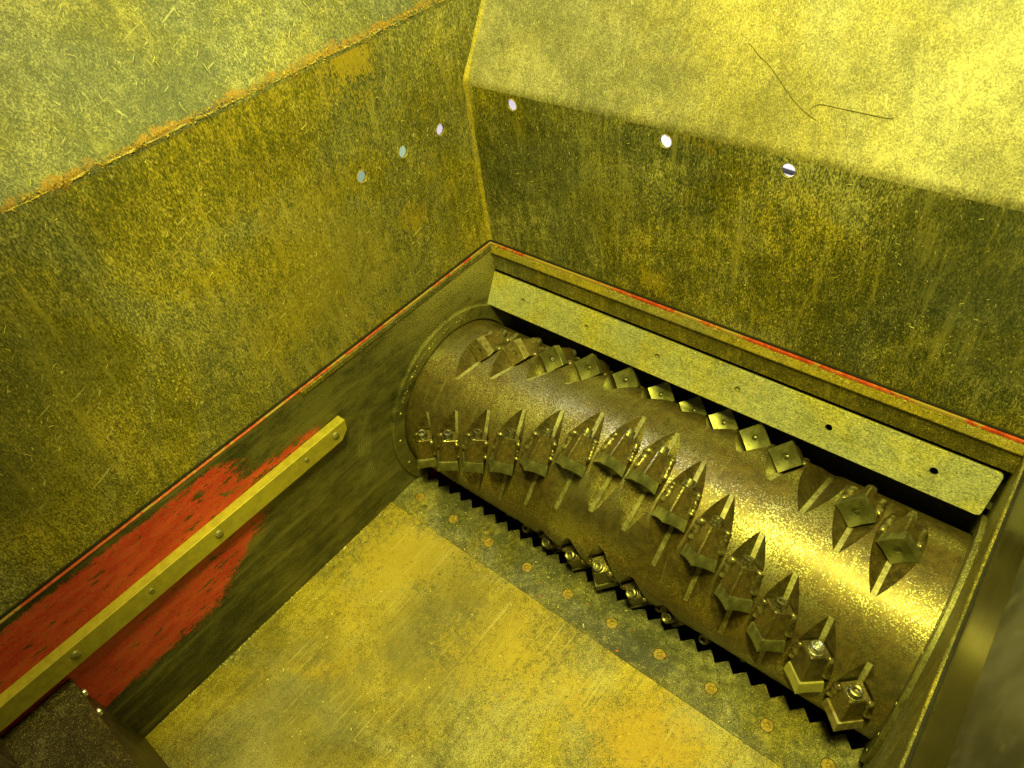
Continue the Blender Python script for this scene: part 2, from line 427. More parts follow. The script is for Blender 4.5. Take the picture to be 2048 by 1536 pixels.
def mesh_bm(bm, name, smooth=None):
    bmesh.ops.recalc_face_normals(bm, faces=bm.faces)
    me = bpy.data.meshes.new(name)
    bm.to_mesh(me)
    bm.free()
    if smooth is not None:
        me.shade_smooth()
        me.set_sharp_from_angle(angle=radians(smooth))
    return me


def prism(bm, pts, axis_vec):
    """pts: closed loop of Vectors, extruded by axis_vec"""
    a = [bm.verts.new(p) for p in pts]
    b = [bm.verts.new(Vector(p) + Vector(axis_vec)) for p in pts]
    bm.faces.new(a)
    bm.faces.new(b[::-1])
    n = len(a)
    for i in range(n):
        bm.faces.new((a[i], a[(i + 1) % n], b[(i + 1) % n], b[i]))


def box_me(name, x0, x1, y0, y1, z0, z1, bev=0.0):
    bm = bmesh.new()
    prism(bm, [Vector((x0, y0, z0)), Vector((x1, y0, z0)), Vector((x1, y1, z0)), Vector((x0, y1, z0))], (0, 0, z1 - z0))
    if bev:
        bmesh.ops.bevel(bm, geom=bm.edges[:], offset=bev, segments=2, profile=0.5, affect='EDGES')
    return mesh_bm(bm, name)


def plate_me(name, outline, holes, thick, origin, U, V, bevel=0.0006):
    """flat plate with real holes: outline and holes in (u,v); face at origin, body behind along -(UxV)"""
    cu = bpy.data.curves.new(name, 'CURVE')
    cu.dimensions = '2D'
    cu.fill_mode = 'BOTH'
    cu.extrude = thick / 2 - bevel
    cu.bevel_depth = bevel
    cu.bevel_resolution = 1
    def add(pts):
        s = cu.splines.new('POLY')
        s.points.add(len(pts) - 1)
        for p, q in zip(s.points, pts):
            p.co = (q[0], q[1], 0, 1)
        s.use_cyclic_u = True
    add(outline)
    for (u, v, r) in holes:
        add([(u + r * cos(-2 * pi * k / 32), v + r * sin(-2 * pi * k / 32)) for k in range(32)])
    tmp = bpy.data.objects.new(name, cu)
    COL.objects.link(tmp)
    dg = bpy.context.evaluated_depsgraph_get()
    me = bpy.data.meshes.new_from_object(tmp.evaluated_get(dg))
    me.name = name
    bpy.data.objects.remove(tmp)
    bpy.data.curves.remove(cu)
    U = Vector(U).normalized(); V = Vector(V).normalized(); N = U.cross(V)
    Mx = Matrix(((U.x, V.x, N.x, 0), (U.y, V.y, N.y, 0), (U.z, V.z, N.z, 0), (0, 0, 0, 1)))
    Mx = Matrix.Translation(Vector(origin)) @ Mx @ Matrix.Translation((0, 0, -thick / 2))
    me.transform(Mx)
    return me


def curve_to_mesh(o):
    dg = bpy.context.evaluated_depsgraph_get()
    dg.update()
    me = bpy.data.meshes.new_from_object(o.evaluated_get(dg))
    n, cu = o.name, o.data
    bpy.data.objects.remove(o)
    bpy.data.curves.remove(cu)
    me.name = n
    return link(n, me)


def rot_to(n):
    return Vector((0, 0, 1)).rotation_difference(Vector(n).normalized()).to_matrix().to_4x4()


def lathe_me(name, prof, seg=32, smooth=35):
    """profile of (r, z) turned round z"""
    bm = bmesh.new()
    rings = []
    for r, z in prof:
        if r < 1e-6:
            rings.append([bm.verts.new((0, 0, z))])
        else:
            rings.append([bm.verts.new((r * cos(2 * pi * k / seg), r * sin(2 * pi * k / seg), z)) for k in range(seg)])
    for a, b in zip(rings, rings[1:]):
        for k in range(seg):
            k2 = (k + 1) % seg
            if len(a) == 1 and len(b) == 1: continue
            if len(a) == 1: bm.faces.new((a[0], b[k], b[k2]))
            elif len(b) == 1: bm.faces.new((a[k], b[0], a[k2]))
            else: bm.faces.new((a[k], b[k], b[k2], a[k2]))
    return mesh_bm(bm, name, smooth)


# ------------------------------------------------------------------ dimensions (metres)
L = 1.2
D = 0.518            # back plate of the cutting chamber
ZR = 0.515           # top edge of the chamber
ZBB, ZBL = 0.9225, 1.089
YC, ZC, RR = 0.3164, 0.1445, 0.2153
FL = 0.68            # flare, metres outwards per metre up
YF = -0.87           # front of chamber

# ------------------------------------------------------------------ hall outside, seen through the holes
bm = bmesh.new()
prism(bm, [Vector(p) for p in ((-9, -7, -0.95), (9, -7, -0.95), (9, 11, -0.95), (-9, 11, -0.95))], (0, 0, 0.05))
hall = link('hall_floor', mesh_bm(bm, 'hall_floor'), 'hall')
tag(hall, kind='structure')

cab = empty('green_cabinet', (-0.8, 0.3, -0.9), 'green painted machine cabinet showing through the two left holes of the side wall', 'cabinet')
par(link('cabinet_body', box_me('cabinet_body', -1.10, -0.614, -0.35, 0.90, -0.88, 0.95, 0.004), 'green'), cab)
par(link('door', box_me('door', -0.613, -0.60, -0.30, 0.89, -0.80, 0.455, 0.003), 'green'), cab)
par(link('door', box_me('door', -0.613, -0.60, -0.30, 0.89, 0.475, 0.93, 0.003), 'green'), cab)
par(link('seam', box_me('seam', -0.6135, -0.603, -0.30, 0.89, 0.456, 0.474), 'cable'), cab)

cb = bpy.data.curves.new('floor_cable', 'CURVE')
cb.dimensions = '3D'
cb.bevel_depth = 0.014
cb.bevel_resolution = 4
sp = cb.splines.new('NURBS')
pts = [(-1.3, 3.72), (-0.9, 3.67), (-0.55, 3.63), (-0.2, 3.58), (0.1, 3.57)]
sp.points.add(len(pts) - 1)
for p, q in zip(sp.points, pts):
    p.co = (q[0], q[1], -0.886, 1)
sp.use_endpoint_u = True
sp.order_u = 3
cabl = bpy.data.objects.new('floor_cable', cb)
COL.objects.link(cabl)
cb.materials.append(MAT['cable'])
cabl = curve_to_mesh(cabl)
cabl.name = 'floor_cable'
tag(cabl, 'dark cable on the pale floor seen through the rightmost hole', 'cable')

# ------------------------------------------------------------------ hopper
hop = empty('hopper', (0.6, 0.0, ZR), 'open steel feed hopper with dusty flared walls and a row of drilled holes', 'hopper')
XH = -0.007          # inner face of left hopper wall
YH = D + 0.007       # inner face of back hopper wall
ZH = ZR + 0.006      # lower edge of the hopper walls
HR = 0.0122
BT = 0.009             # the sheets are folded with a small radius; tangent length
# left wall: (y,z) plane facing +x
me = plate_me('wall_panel', [(-1.25, ZH), (YH + 0.004, ZH), (YH + 0.004, ZBB), (YH + FL * (ZBL - BT - ZBB) + 0.004, ZBL - BT), (-1.25, ZBL - BT)],
              [(0.43, 0.853, HR), (0.317, 0.854, HR), (0.201, 0.855, HR)], 0.006, (XH, 0, 0), (0, 1, 0), (0, 0, 1))
par(link('wall_panel', me, 'wall_left'), hop)
# back wall: (x,z), faces -y : U=+x V=+z -> N = x cross z = -y
me = plate_me('wall_panel', [(XH, ZH), (L + 0.007, ZH), (L + 0.007, ZBB - BT), (XH, ZBB - BT)],
              [(0.119, 0.891, HR), (0.483, 0.892, HR), (0.714, 0.892, HR)], 0.005, (0, YH, 0), (1, 0, 0), (0, 0, 1))
par(link('wall_panel', me, 'wall_back'), hop)
# right wall lower and flared
me = plate_me('wall_panel', [(-YH, ZH), (1.25, ZH), (1.25, 0.762), (-YH - 0.0, 0.762)], [], 0.005, (L + 0.007, 0, 0), (0, -1, 0), (0, 0, 1))
par(link('wall_panel', me, 'right_low'), hop)
ZT = 1.95
def quad_plate(name, pts, mat, t=0.005, seg=1):
    """plate given by its four inner corners, thickness away from the hopper"""
    P = [Vector(p) for p in pts]
    n = (P[1] - P[0]).cross(P[2] - P[0]).normalized()
    c = sum(P, Vector()) / 4
    if n.dot(Vector((0.6, -0.1, c.z + 0.1)) - c) > 0: n = -n
    bm = bmesh.new()
    prism(bm, P, n * t)
    return par(link(name, mesh_bm(bm, name), mat), hop)

hb = FL * (ZT - ZBB)
hl = 0.60 * (ZT - ZBL)
def folded_panel(name, rows, off, mat):
    """rows of point pairs swept across the panel, folded with a rounded bend, given a thickness"""
    bm = bmesh.new()
    off = Vector(off)
    f = [[bm.verts.new(a), bm.verts.new(b)] for a, b in rows]
    k = [[bm.verts.new(Vector(a) + off), bm.verts.new(Vector(b) + off)] for a, b in rows]
    for i in range(len(rows) - 1):
        bm.faces.new((f[i][0], f[i][1], f[i + 1][1], f[i + 1][0]))
        bm.faces.new((k[i][0], k[i + 1][0], k[i + 1][1], k[i][1]))
        for s_ in (0, 1):
            bm.faces.new((f[i][s_], f[i + 1][s_], k[i + 1][s_], k[i][s_]))
    bm.faces.new((f[0][0], k[0][0], k[0][1], f[0][1]))
    bm.faces.new((f[-1][0], f[-1][1], k[-1][1], k[-1][0]))
    return par(link(name, mesh_bm(bm, name, 25), mat), hop)

def fold_profile(zb, slope, out0, n=7):
    """(outward, z) points of the bend: tangent to the vertical wall below and to the flare above"""
    a = math.atan(slope)
    R_ = BT / math.tan(a / 2)
    pts = []
    for q in range(n + 1):
        t = a * q / n
        pts.append((out0 + R_ * (1 - cos(t)), zb - BT + R_ * sin(t)))
    return pts
rows_ = []
for y, z in fold_profile(ZBB, FL, YH):
    rows_.append(((XH, y, z), (L + 0.30, y, z)))
rows_.append(((-0.75, YH + hb, ZT), (L + 0.9, YH + hb, ZT)))
rows_.insert(len(rows_) - 1, ((XH, YH + FL * (ZBL - ZBB), ZBL), (L + 0.45, YH + FL * (ZBL - ZBB), ZBL)))
folded_panel('flared_panel', rows_, (0, 0.005, -0.003), 'wall_back_up')
rows_ = []
for o_, z in fold_profile(ZBL, 0.60, 0.0):
    rows_.append(((XH - o_, -1.25, z), (XH - o_, YH + FL * (z - ZBB), z)))
rows_.append(((XH - hl, -1.25, ZT), (XH - hl, YH + hb, ZT)))
folded_panel('flared_panel', rows_, (-0.005, 0, -0.003), 'wall_left_up')
# right upper
quad_plate('flared_panel', [(L + 0.007, -1.25, 0.763), (L + 0.007, YH, 0.763), (L + 0.007 + 0.34, YH + hb, ZT), (L + 0.007 + 0.34, -1.25, ZT)], 'right')
# front
quad_plate('wall_panel', [(XH, YF - 0.007, ZH), (L + 0.007, YF - 0.007, ZH), (L + 0.007, YF - 0.007, 0.95), (XH, YF - 0.007, 0.95)], 'wall_left')
quad_plate('flared_panel', [(XH - 0.3, YF - 0.007, 0.95), (L + 0.3, YF - 0.007, 0.95), (L + 0.7, YF - 0.75, ZT), (XH - 0.7, YF - 0.75, ZT)], 'wall_left')

def bead(name, pts, rad, mat, parent, seg=7, rough=0.25, step=0.006, seed=0, ripple=0.0):
    """lumpy weld bead or dust ridge along a polyline"""
    P = []
    for a, b in zip(pts, pts[1:]):
        a = Vector(a); b = Vector(b)
        n = max(2, int((b - a).length / step))
        for k in range(n):
            P.append(a.lerp(b, k / n))
    P.append(Vector(pts[-1]))
    bm = bmesh.new()
    prev = None
    for i, p in enumerate(P):
        d = (P[min(i + 1, len(P) - 1)] - P[max(i - 1, 0)]).normalized()
        u = d.cross(Vector((0.3, 0.9, 0.2))).normalized()
        v = d.cross(u)
        nn = mnoise.noise(p * 55 + Vector((seed, 0, 0)))
        r = rad * (1 + rough * 1.6 * nn + ripple * sin(i * 1.9))
        if i in (0, len(P) - 1): r *= 0.35
        ring = [bm.verts.new(p + (u * cos(2 * pi * k / seg) + v * sin(2 * pi * k / seg)) * r *
                             (1 + rough * mnoise.noise(p * 130 + Vector((k, seed, 3))))) for k in range(seg)]
        if prev:
            for k in range(seg):
                bm.faces.new((prev[k], prev[(k + 1) % seg], ring[(k + 1) % seg], ring[k]))
        else:
            bm.faces.new(ring)
        prev = ring
    bm.faces.new(prev[::-1])
    o = link(name, mesh_bm(bm, name, 60), mat)
    if parent: par(o, parent)
    return o

# corner fillet between left and back wall, lower vertical and flared parts: an uneven run of filler
bm = bmesh.new()
y1 = YH + FL * (ZBL - ZBB)
zs = [ZH + (ZBL - ZH) * k / 90 for k in range(91)]
prev = None
for k, z in enumerate(zs):
    yb = YH if z < ZBB - BT else YH + FL * max(0.0, z - ZBB)
    a = 0.0085 + 0.0035 * mnoise.noise(Vector((z * 22, 1, 0))) + 0.0016 * mnoise.noise(Vector((z * 90, 2, 0)))
    b = 0.0090 + 0.0035 * mnoise.noise(Vector((z * 18, 5, 0))) + 0.0016 * mnoise.noise(Vector((z * 80, 7, 0)))
    m_ = 0.0012 * mnoise.noise(Vector((z * 60, 9, 0))) - 0.0006
    row = [bm.verts.new(p) for p in ((XH - 0.001, yb - a, z), (XH + b * 0.36 + m_, yb - a * 0.36 - m_, z), (XH + b, yb + 0.001, z), (XH - 0.003, yb + 0.003, z))]
    if prev:
        for q in range(4):
            bm.faces.new((prev[q], prev[(q + 1) % 4], row[(q + 1) % 4], row[q]))
    else:
        bm.faces.new(row)
    prev = row
bm.faces.new(prev[::-1])
par(link('corner_strip', mesh_bm(bm, 'corner_strip', 50), 'lip'), hop)
rim_m = lathe_me('hole_rim', [(HR - 0.0002, -0.001), (HR - 0.0001, 0.0003), (HR + 0.0006, 0.0007), (HR + 0.0018, 0.0001), (HR + 0.0018, -0.001)], 36)
for (px_, py_, pz_, nrm_) in [(XH, 0.43, 0.853, (1, 0, 0)), (XH, 0.317, 0.854, (1, 0, 0)), (XH, 0.201, 0.855, (1, 0, 0)), (0.119, YH, 0.891, (0, -1, 0)), (0.483, YH, 0.892, (0, -1, 0)), (0.714, YH, 0.892, (0, -1, 0))]:
    mm = rim_m.copy()
    mm.transform(Matrix.Translation((px_, py_, pz_)) @ rot_to(nrm_))
    par(link('hole_rim', mm, 'lip'), hop)
bead('weld_seam', [(XH - 0.0015, -1.2, ZBL - 0.002), (XH - 0.0015, YH + FL * (ZBL - ZBB) - 0.01, ZBL - 0.002)], 0.0016, 'lip', hop, rough=0.9, step=0.004)
# black strips put in as the shade of the gap under the hopper
for q in (((-0.03, -1.2), (-0.0035, -1.2), (-0.0035, D + 0.0045), (-0.03, D + 0.03)),
          ((-0.03, D + 0.03), (-0.0035, D + 0.0045), (L + 0.0035, D + 0.0045), (L + 0.03, D + 0.03)),
          ((L + 0.0035, -1.2), (L + 0.03, -1.2), (L + 0.03, D + 0.03), (L + 0.0035, D + 0.0045))):
    gk = bmesh.new()
    prism(gk, [Vector((*p, ZR + 0.0012)) for p in q], (0, 0, 0.0040))
    par(link('gap_shade', mesh_bm(gk, 'gap_shade'), 'gap_black'), hop)

# ------------------------------------------------------------------ cutting chamber
ch = empty('cutting_chamber', (0.6, 0.0, -0.35), 'steel cutting chamber with red paint left on its rim and side plate', 'machine body')
ZB = -0.36
par(link('side_plate', plate_me('side_plate', [(-1.3, ZB), (D + 0.2, ZB), (D + 0.2, 0.30), (D + 0.06, 0.36), (D + 0.06, ZR), (-1.3, ZR)], [], 0.03, (0, 0, 0), (0, 1, 0), (0, 0, 1)), 'side'), ch)
par(link('side_plate', plate_me('side_plate', [(-D - 0.2, ZB), (1.3, ZB), (1.3, ZR), (-D - 0.06, ZR), (-D - 0.06, 0.36), (-D - 0.2, 0.30)], [], 0.03, (L, 0, 0), (0, -1, 0), (0, 0, 1)), 'body'), ch)
# back plate between gap and rim, faces -y
par(link('back_plate', box_me('back_plate', 0.0005, L - 0.0005, D, D + 0.026, 0.437, ZR - 0.024), 'body'), ch)
# sloping lip below the red rim
def strip(name, prof, x0, x1, mat, axis='x'):
    bm = bmesh.new()
    if axis == 'x':
        prism(bm, [Vector((x0, y, z)) for y, z in prof], (x1 - x0, 0, 0))
    else:
        prism(bm, [Vector((y, x0, z)) for y, z in prof], (0, x1 - x0, 0))
    return par(link(name, mesh_bm(bm, name), mat), ch)
strip('lip', [(D + 0.026, ZR - 0.002), (D + 0.0005, ZR - 0.002), (D - 0.005, ZR - 0.023), (D - 0.005, ZR - 0.0255), (D + 0.026, ZR - 0.0255)], 0.0015, L - 0.0015, 'lip')
# red top faces of the rim
strip('red_rim', [(D + 0.006, ZR - 0.0018), (D + 0.0012, ZR - 0.0018), (D - 0.0002, ZR - 0.0042), (D - 0.0008, ZR - 0.0042), (D + 0.0004, ZR + 0.0004), (D + 0.006, ZR + 0.0006)], 0.0, L, 'red')
strip('red_rim', [(-0.005, ZR + 0.0008), (-0.0004, ZR + 0.0006), (0.0009, ZR - 0.0006), (0.0009, ZR - 0.0024), (0.0004, ZR - 0.0024), (-0.005, ZR + 0.0002)], YF, D, 'red', 'y')
strip('lip', [(0.0003, ZR - 0.0036), (0.0028, ZR - 0.0045), (0.0028, ZR - 0.0155), (0.0003, ZR - 0.0165)], -0.105, D - 0.004, 'body', 'y')
strip('red_rim', [(L + 0.005, ZR + 0.0008), (L + 0.005, ZR + 0.0002), (L - 0.0004, ZR - 0.0024), (L - 0.0009, ZR - 0.002), (L + 0.0004, ZR + 0.0006)], YF, D, 'body', 'y')
# front plate above the pusher
par(link('front_plate', box_me('front_plate', 0.0006, L - 0.0006, YF - 0.03, YF, 0.315, ZR), 'rustplate'), ch)
# housing behind and below the rotor
bm = bmesh.new()
prev = None
for k in range(41):
    a = radians(44 - 134 * k / 40)
    p = Vector((0.0008, YC + 0.272 * cos(a), ZC + 0.272 * sin(a)))
    q = Vector((0.0008, YC + 0.285 * cos(a), ZC + 0.285 * sin(a)))
    row = [bm.verts.new(v) for v in (p, q, q + Vector((L - 0.0016, 0, 0)), p + Vector((L - 0.0016, 0, 0)))]
    if prev:
        for i in range(4):
            bm.faces.new((prev[i], prev[(i + 1) % 4], row[(i + 1) % 4], row[i]))
    else: bm.faces.new(row)
    prev = row
bm.faces.new(prev[::-1])
par(link('rotor_housing', mesh_bm(bm, 'rotor_housing', 30), 'void'), ch)
par(link('rotor_housing', box_me('rotor_housing', 0.0008, L - 0.0008, D + 0.03, D + 0.045, 0.2, ZR - 0.03), 'void'), ch)
par(link('base_plate', box_me('base_plate', 0.0008, L - 0.0008, D + 0.16, D + 0.19, ZB + 0.021, 0.30), 'void'), ch)  # unseen plate added to keep stray world light out of the void
par(link('base_plate', box_me('base_plate', 0.0008, L - 0.0008, -0.9, D + 0.19, ZB, ZB + 0.02), 'void'), ch)
par(link('base_plate', box_me('base_plate', 0.0008, L - 0.0008, -0.02, 0.0, ZB + 0.021, -0.045), 'void'), ch)

# bearing rings round the rotor ends
def ring_me(name, r0, r1, t, bev=0.002):
    prof = [(r0, 0), (r1, 0), (r1, t - bev), (r1 - bev, t), (r0 + 0.0008, t), (r0, t - 0.0008), (r0, 0)]
    return lathe_me(name, prof, 160, 30)
rm_ = ring_me('bearing_ring', RR + 0.0042, 0.2585, 0.009)
for x, sgn in ((0.0003, 1), (L - 0.0003, -1)):
    me = rm_.copy()
    me.transform(Matrix.Translation((x, YC, ZC)) @ rot_to((sgn, 0, 0)))
    o = par(link('bearing_ring', me, 'side'), ch)
    for a in (108, 128, 152, 172, 194):
        mm = lathe_me('grub_screw', [(0, 0.0008), (0.0022, 0.0006), (0.003, 0.0), (0.003, -0.002)], 12)
        rr_ = 0.2385
        mm.transform(Matrix.Translation((x + sgn * 0.0091, YC + rr_ * cos(radians(a)), ZC + rr_ * sin(radians(a)))) @ rot_to((sgn, 0, 0)))
        s = link('grub_screw', mm, 'chip_y')
        s.parent = o
        s.matrix_parent_inverse = o.matrix_world.inverted() if False else Matrix.Identity(4)
ch_mesh_children = [c for c in ch.children]

# ------------------------------------------------------------------ scraper plate above the rotor
scr = empty('scraper_plate', (0.6, 0.5, 0.39), 'long bright steel scraper plate with six holes above the rear of the rotor', 'scraper plate')
# plane through (y .518, z .43) and (.473,.353)
top = Vector((0, 0.5155, 0.4285)); bot = Vector((0, 0.4705, 0.3525))
V = (top - bot).normalized()
ln = (top - bot).length
org = bot
rc = 0.007
x1, x1b = 1.1905, 1.1865
outl = [(0.0015, 0), (x1b - rc, 0), (x1b - rc * 0.3, rc * 0.3), (x1b, rc), (x1, ln - rc), (x1 - rc * 0.3, ln - rc * 0.3), (x1 - rc, ln), (0.0015, ln)]
hl_ = [(0.110 + 0.1962 * k, ln * 0.50, 0.0066 + 0.0003 * k) for k in range(6)]
me = plate_me('plate', outl, hl_, 0.012, org, (1, 0, 0), V)
par(link('plate', me, 'scraper'), scr)
for (u, v, r) in hl_[:4]:
    mm = lathe_me('sunk_bolt', [(0, 0), (r - 0.0008, 0), (r - 0.0008, -0.004)], 20)
    mm.transform(Matrix.Translation(org + Vector((u, 0, 0)) + V * v - Vector((1, 0, 0)).cross(V) * 0.0055) @ rot_to(Vector((1, 0, 0)).cross(V)))
    par(link('sunk_bolt', mm, 'barbolt'), scr)

# ------------------------------------------------------------------ bed and counter knife
bed = bmesh.new()
prism(bed, [Vector(p) for p in ((0.0006, -1.3, -0.012), (L - 0.0006, -1.3, -0.012), (L - 0.0006, -0.0012, -0.012), (0.0006, -0.0012, -0.012))], (0, 0, 0.0115))
bo = link('bed_floor', mesh_bm(bed, 'bed_floor'), 'bed')
tag(bo, kind='structure')

kn = empty('counter_knife', (0.6, 0.06, 0.0), 'serrated counter knife in bolted segments along the front of the rotor', 'knife')
PX = 0.0816
XB0 = 0.0725
def knife_outline(xa, xb):
    pts = [(xa, 0.0), (xb, 0.0)]
    tops = []
    n0 = -2
    k = n0
    xs = []
    while True:
        xv = XB0 + PX / 2 * k      # valley
        if xv > L: break
        xs.append((xv, 0.1065)); xs.append((xv + PX / 4, 0.1283))
        k += 1
    def yat(x):
        for (a, ya), (b, yb) in zip(xs, xs[1:]):
            if a <= x <= b: return ya + (yb - ya) * (x - a) / (b - a)
        return 0.1065
    ins = [(x, y) for x, y in xs if xa + 0.0015 < x < xb - 0.0015]
    top = [(xa, yat(xa))] + ins + [(xb, yat(xb))]
    # the tips are a little blunted by wear
    out = []
    for x, y in top:
        if y > 0.12:
            out += [(x - 0.0012, y - 0.0009 - random.random() * 0.0008), (x + 0.0010, y - 0.0008 - random.random() * 0.0008)]
        else:
            out.append((x, y))
    return pts + out[::-1]
joints = [0.0012, 0.2347, 0.4790, 0.7245, 0.9695, L - 0.0012]
for i, (a, b) in enumerate(zip(joints, joints[1:])):
    hs = [(x, 0.055, 0.0142) for x in [0.0545 + 0.1218 * k for k in range(10)] if a < x < b]
    me = plate_me('knife_segment', knife_outline(a + 0.0004, b - 0.0004), hs, 0.028, (0, 0, 0), (1, 0, 0), (0, 1, 0), 0.0005)
    o = par(link('knife_segment', me, 'knife'), kn)
    o.location.z += random.uniform(-0.0004, 0.0003)
wash = lathe_me('knife_bolt', [(0.0129, -0.004), (0.0129, -0.0012), (0.0122, -0.0005), (0.0055, -0.0004), (0.0045, -0.002), (0.0045, -0.0035), (0.0022, -0.0038), (0.0022, -0.0012), (0, -0.0010)], 28)
for k in range(10):
    o = link('knife_bolt', wash, 'rustbolt')
    par(o, kn)
    o.location = Vector(kn.location) * 0 + Vector((0.0545 + 0.1218 * k, 0.055, 0))
    o.matrix_parent_inverse = Matrix.Translation(kn.location).inverted()
    o.rotation_euler.z = random.random() * 6
plug = lathe_me('plug', [(0, 0.0006), (0.0085, 0.0006), (0.0098, 0.0), (0.0098, -0.001)], 24)
for px_, py_ in ((0.087, 0.036), (1.085, 0.052)):
    o = link('plug', plug, 'knife')
    par(o, kn)
    o.location = (px_, py_, 0.0004)

# ------------------------------------------------------------------ guide bar on the side plate
gb = empty('guide_bar', (0.0, -0.45, 0.36), 'square edged steel guide bar bolted along the red painted side plate', 'bar')
T = 0.024
bm = bmesh.new()
z0, z1 = 0.3375, 0.386
yE = -0.047
prism(bm, [Vector((0.0004, p[0], p[1])) for p in ((-0.868, z0), (yE - 0.024, z0), (yE - 0.003, z0 + 0.019), (yE, z1), (-0.868, z1))], (T, 0, 0))
bmesh.ops.bevel(bm, geom=bm.edges[:], offset=0.0012, segments=2, profile=0.5, affect='EDGES')
par(link('bar', mesh_bm(bm, 'bar'), 'bar'), gb)
domeb = lathe_me('bolt', [(0, 0.0052), (0.004, 0.005), (0.0072, 0.0036), (0.0090, 0.001), (0.0092, 0), (0.0092, -0.002)], 24, 50)
domes = lathe_me('bolt', [(0, 0.0012), (0.0018, 0.0012), (0.0024, 0.0032), (0.0048, 0.0026), (0.0058, 0.0008), (0.0058, -0.002)], 20, 50)
for y, big in ((-0.082, 1), (-0.166, 0), (-0.396, 1), (-0.551, 0), (-0.706, 1)):
    o = link('bolt', domeb if big else domes, 'barbolt')
    par(o, gb)
    o.matrix_parent_inverse = Matrix.Translation(gb.location).inverted()
    o.location = (T + 0.0004, y, 0.3655)
    o.rotation_euler = (0, pi / 2, 0)

# ------------------------------------------------------------------ pusher
pu = empty('pusher_ram', (0.6, -0.9, 0.0), 'speckled steel pusher ram with screwed front plate in the near left corner', 'pusher')
PY = -0.742
par(link('top_plate', box_me('top_plate', 0.004, L - 0.004, -1.29, PY, 0.294, 0.306, 0.0015), 'rustplate'), pu)
par(link('front_plate', box_me('front_plate', 0.004, L - 0.004, PY - 0.022, PY - 0.004, 0.004, 0.2935, 0.001), 'pushfront'), pu)
scrm = lathe_me('screw', [(0, 0.0038), (0.004, 0.0038), (0.0052, 0.006), (0.0075, 0.0055), (0.0082, 0.003), (0.0082, -0.001)], 20, 40)
for x, z in ((0.022, 0.268), (0.080, 0.268)):
    o = link('screw', scrm, 'zinc')
    par(o, pu)
    o.matrix_parent_inverse = Matrix.Translation(pu.location).inverted()
    o.location = (x, PY - 0.004, z)
    o.rotation_euler = (-pi / 2, 0, 0)

# ------------------------------------------------------------------ rotor
ro = empty('cutting_rotor', (0.6, YC, ZC), 'rust speckled shredder rotor carrying slanting rows of square cutting teeth', 'rotor')
FLAT = 0.0047
BOT = RR - 0.0350
rows = []   # (x, angle, row, index)
for i in range(14):
    xx = XB0 + PX * i
    rows.append((xx, 110.3 + 10.4 * abs(i - 6.5), 'front', i))
for i in range(13):
    xx = XB0 + PX * (i + 0.5)
    rows.append((xx, 20.9 + 10.4 * abs(i - 6) + {6: 5.5, 5: 1.5, 7: 1.5}.get(i, 0), 'rear', i))
    rows.append((xx, 199.6 + 10.4 * abs(i - 6) , 'under', i))

def frame(x, ang):
    a = radians(ang)
    r = Vector((0, cos(a), sin(a)))
    t = Vector((0, -sin(a), cos(a)))          # direction of growing angle
    A = Vector((1, 0, 0))
    o = Vector((x, YC, ZC))
    # columns: A, r, t
    return Matrix(((A.x, r.x, t.x, o.x), (A.y, r.y, t.y, o.y), (A.z, r.z, t.z, o.z), (0, 0, 0, 1)))

# drum by boolean
bm = bmesh.new()
NS = 360
va = []; vb = []
for k in range(NS):
    a = 2 * pi * (k + 0.5) / NS
    va.append(bm.verts.new((0.0012, YC + RR * cos(a), ZC + RR * sin(a))))
    vb.append(bm.verts.new((L - 0.0012, YC + RR * cos(a), ZC + RR * sin(a))))
for k in range(NS):
    k2 = (k + 1) % NS
    bm.faces.new((va[k], va[k2], vb[k2], vb[k]))
bm.faces.new(va[::-1]); bm.faces.new(vb)
drum_me = mesh_bm(bm, 'drum')
drum_me.materials.append(MAT['rotor'])
bm = bmesh.new()
W = 0.0402   # half width at the height where the cutter leaves the drum
for (x, ang, row, i) in rows:
    F = frame(x, ang)
    hgt = W - FLAT
    prof = [(-FLAT, BOT), (FLAT, BOT), (W, BOT + hgt), (W, BOT + hgt + 0.03), (-W, BOT + hgt + 0.03), (-W, BOT + hgt)]
    P = [F @ Vector((a, r, -0.15)) for a, r in prof]
    prism(bm, P, F.to_3x3() @ Vector((0, 0, 0.30)))
cut_me = mesh_bm(bm, 'cutter')
cut_me.materials.append(MAT['pocket'])
cut_me.materials.append(MAT['slot'])
for p in cut_me.polygons:           # same steel; light caught by the flat pocket floor is put into its colour
    c = p.center
    for (x, ang, row, i) in rows:
        if abs(c.x - x) < 0.001 and abs(sqrt((c.y - YC) ** 2 + (c.z - ZC) ** 2) - BOT) < 0.0015:
            p.material_index = 1
d_o = bpy.data.objects.new('drum', drum_me); COL.objects.link(d_o)
c_o = bpy.data.objects.new('cutter', cut_me); COL.objects.link(c_o)
md = d_o.modifiers.new('b', 'BOOLEAN')
md.object = c_o
md.operation = 'DIFFERENCE'
md.solver = 'EXACT'
md.use_self = True
try:
    md.material_mode = 'TRANSFER'
except Exception:
    pass
dg = bpy.context.evaluated_depsgraph_get()
me = bpy.data.meshes.new_from_object(d_o.evaluated_get(dg))
bpy.data.objects.remove(c_o)
d_o.modifiers.clear()
d_o.data = me
me.name = 'drum'
print('drum faces', len(me.polygons), [m.name for m in me.materials if m])
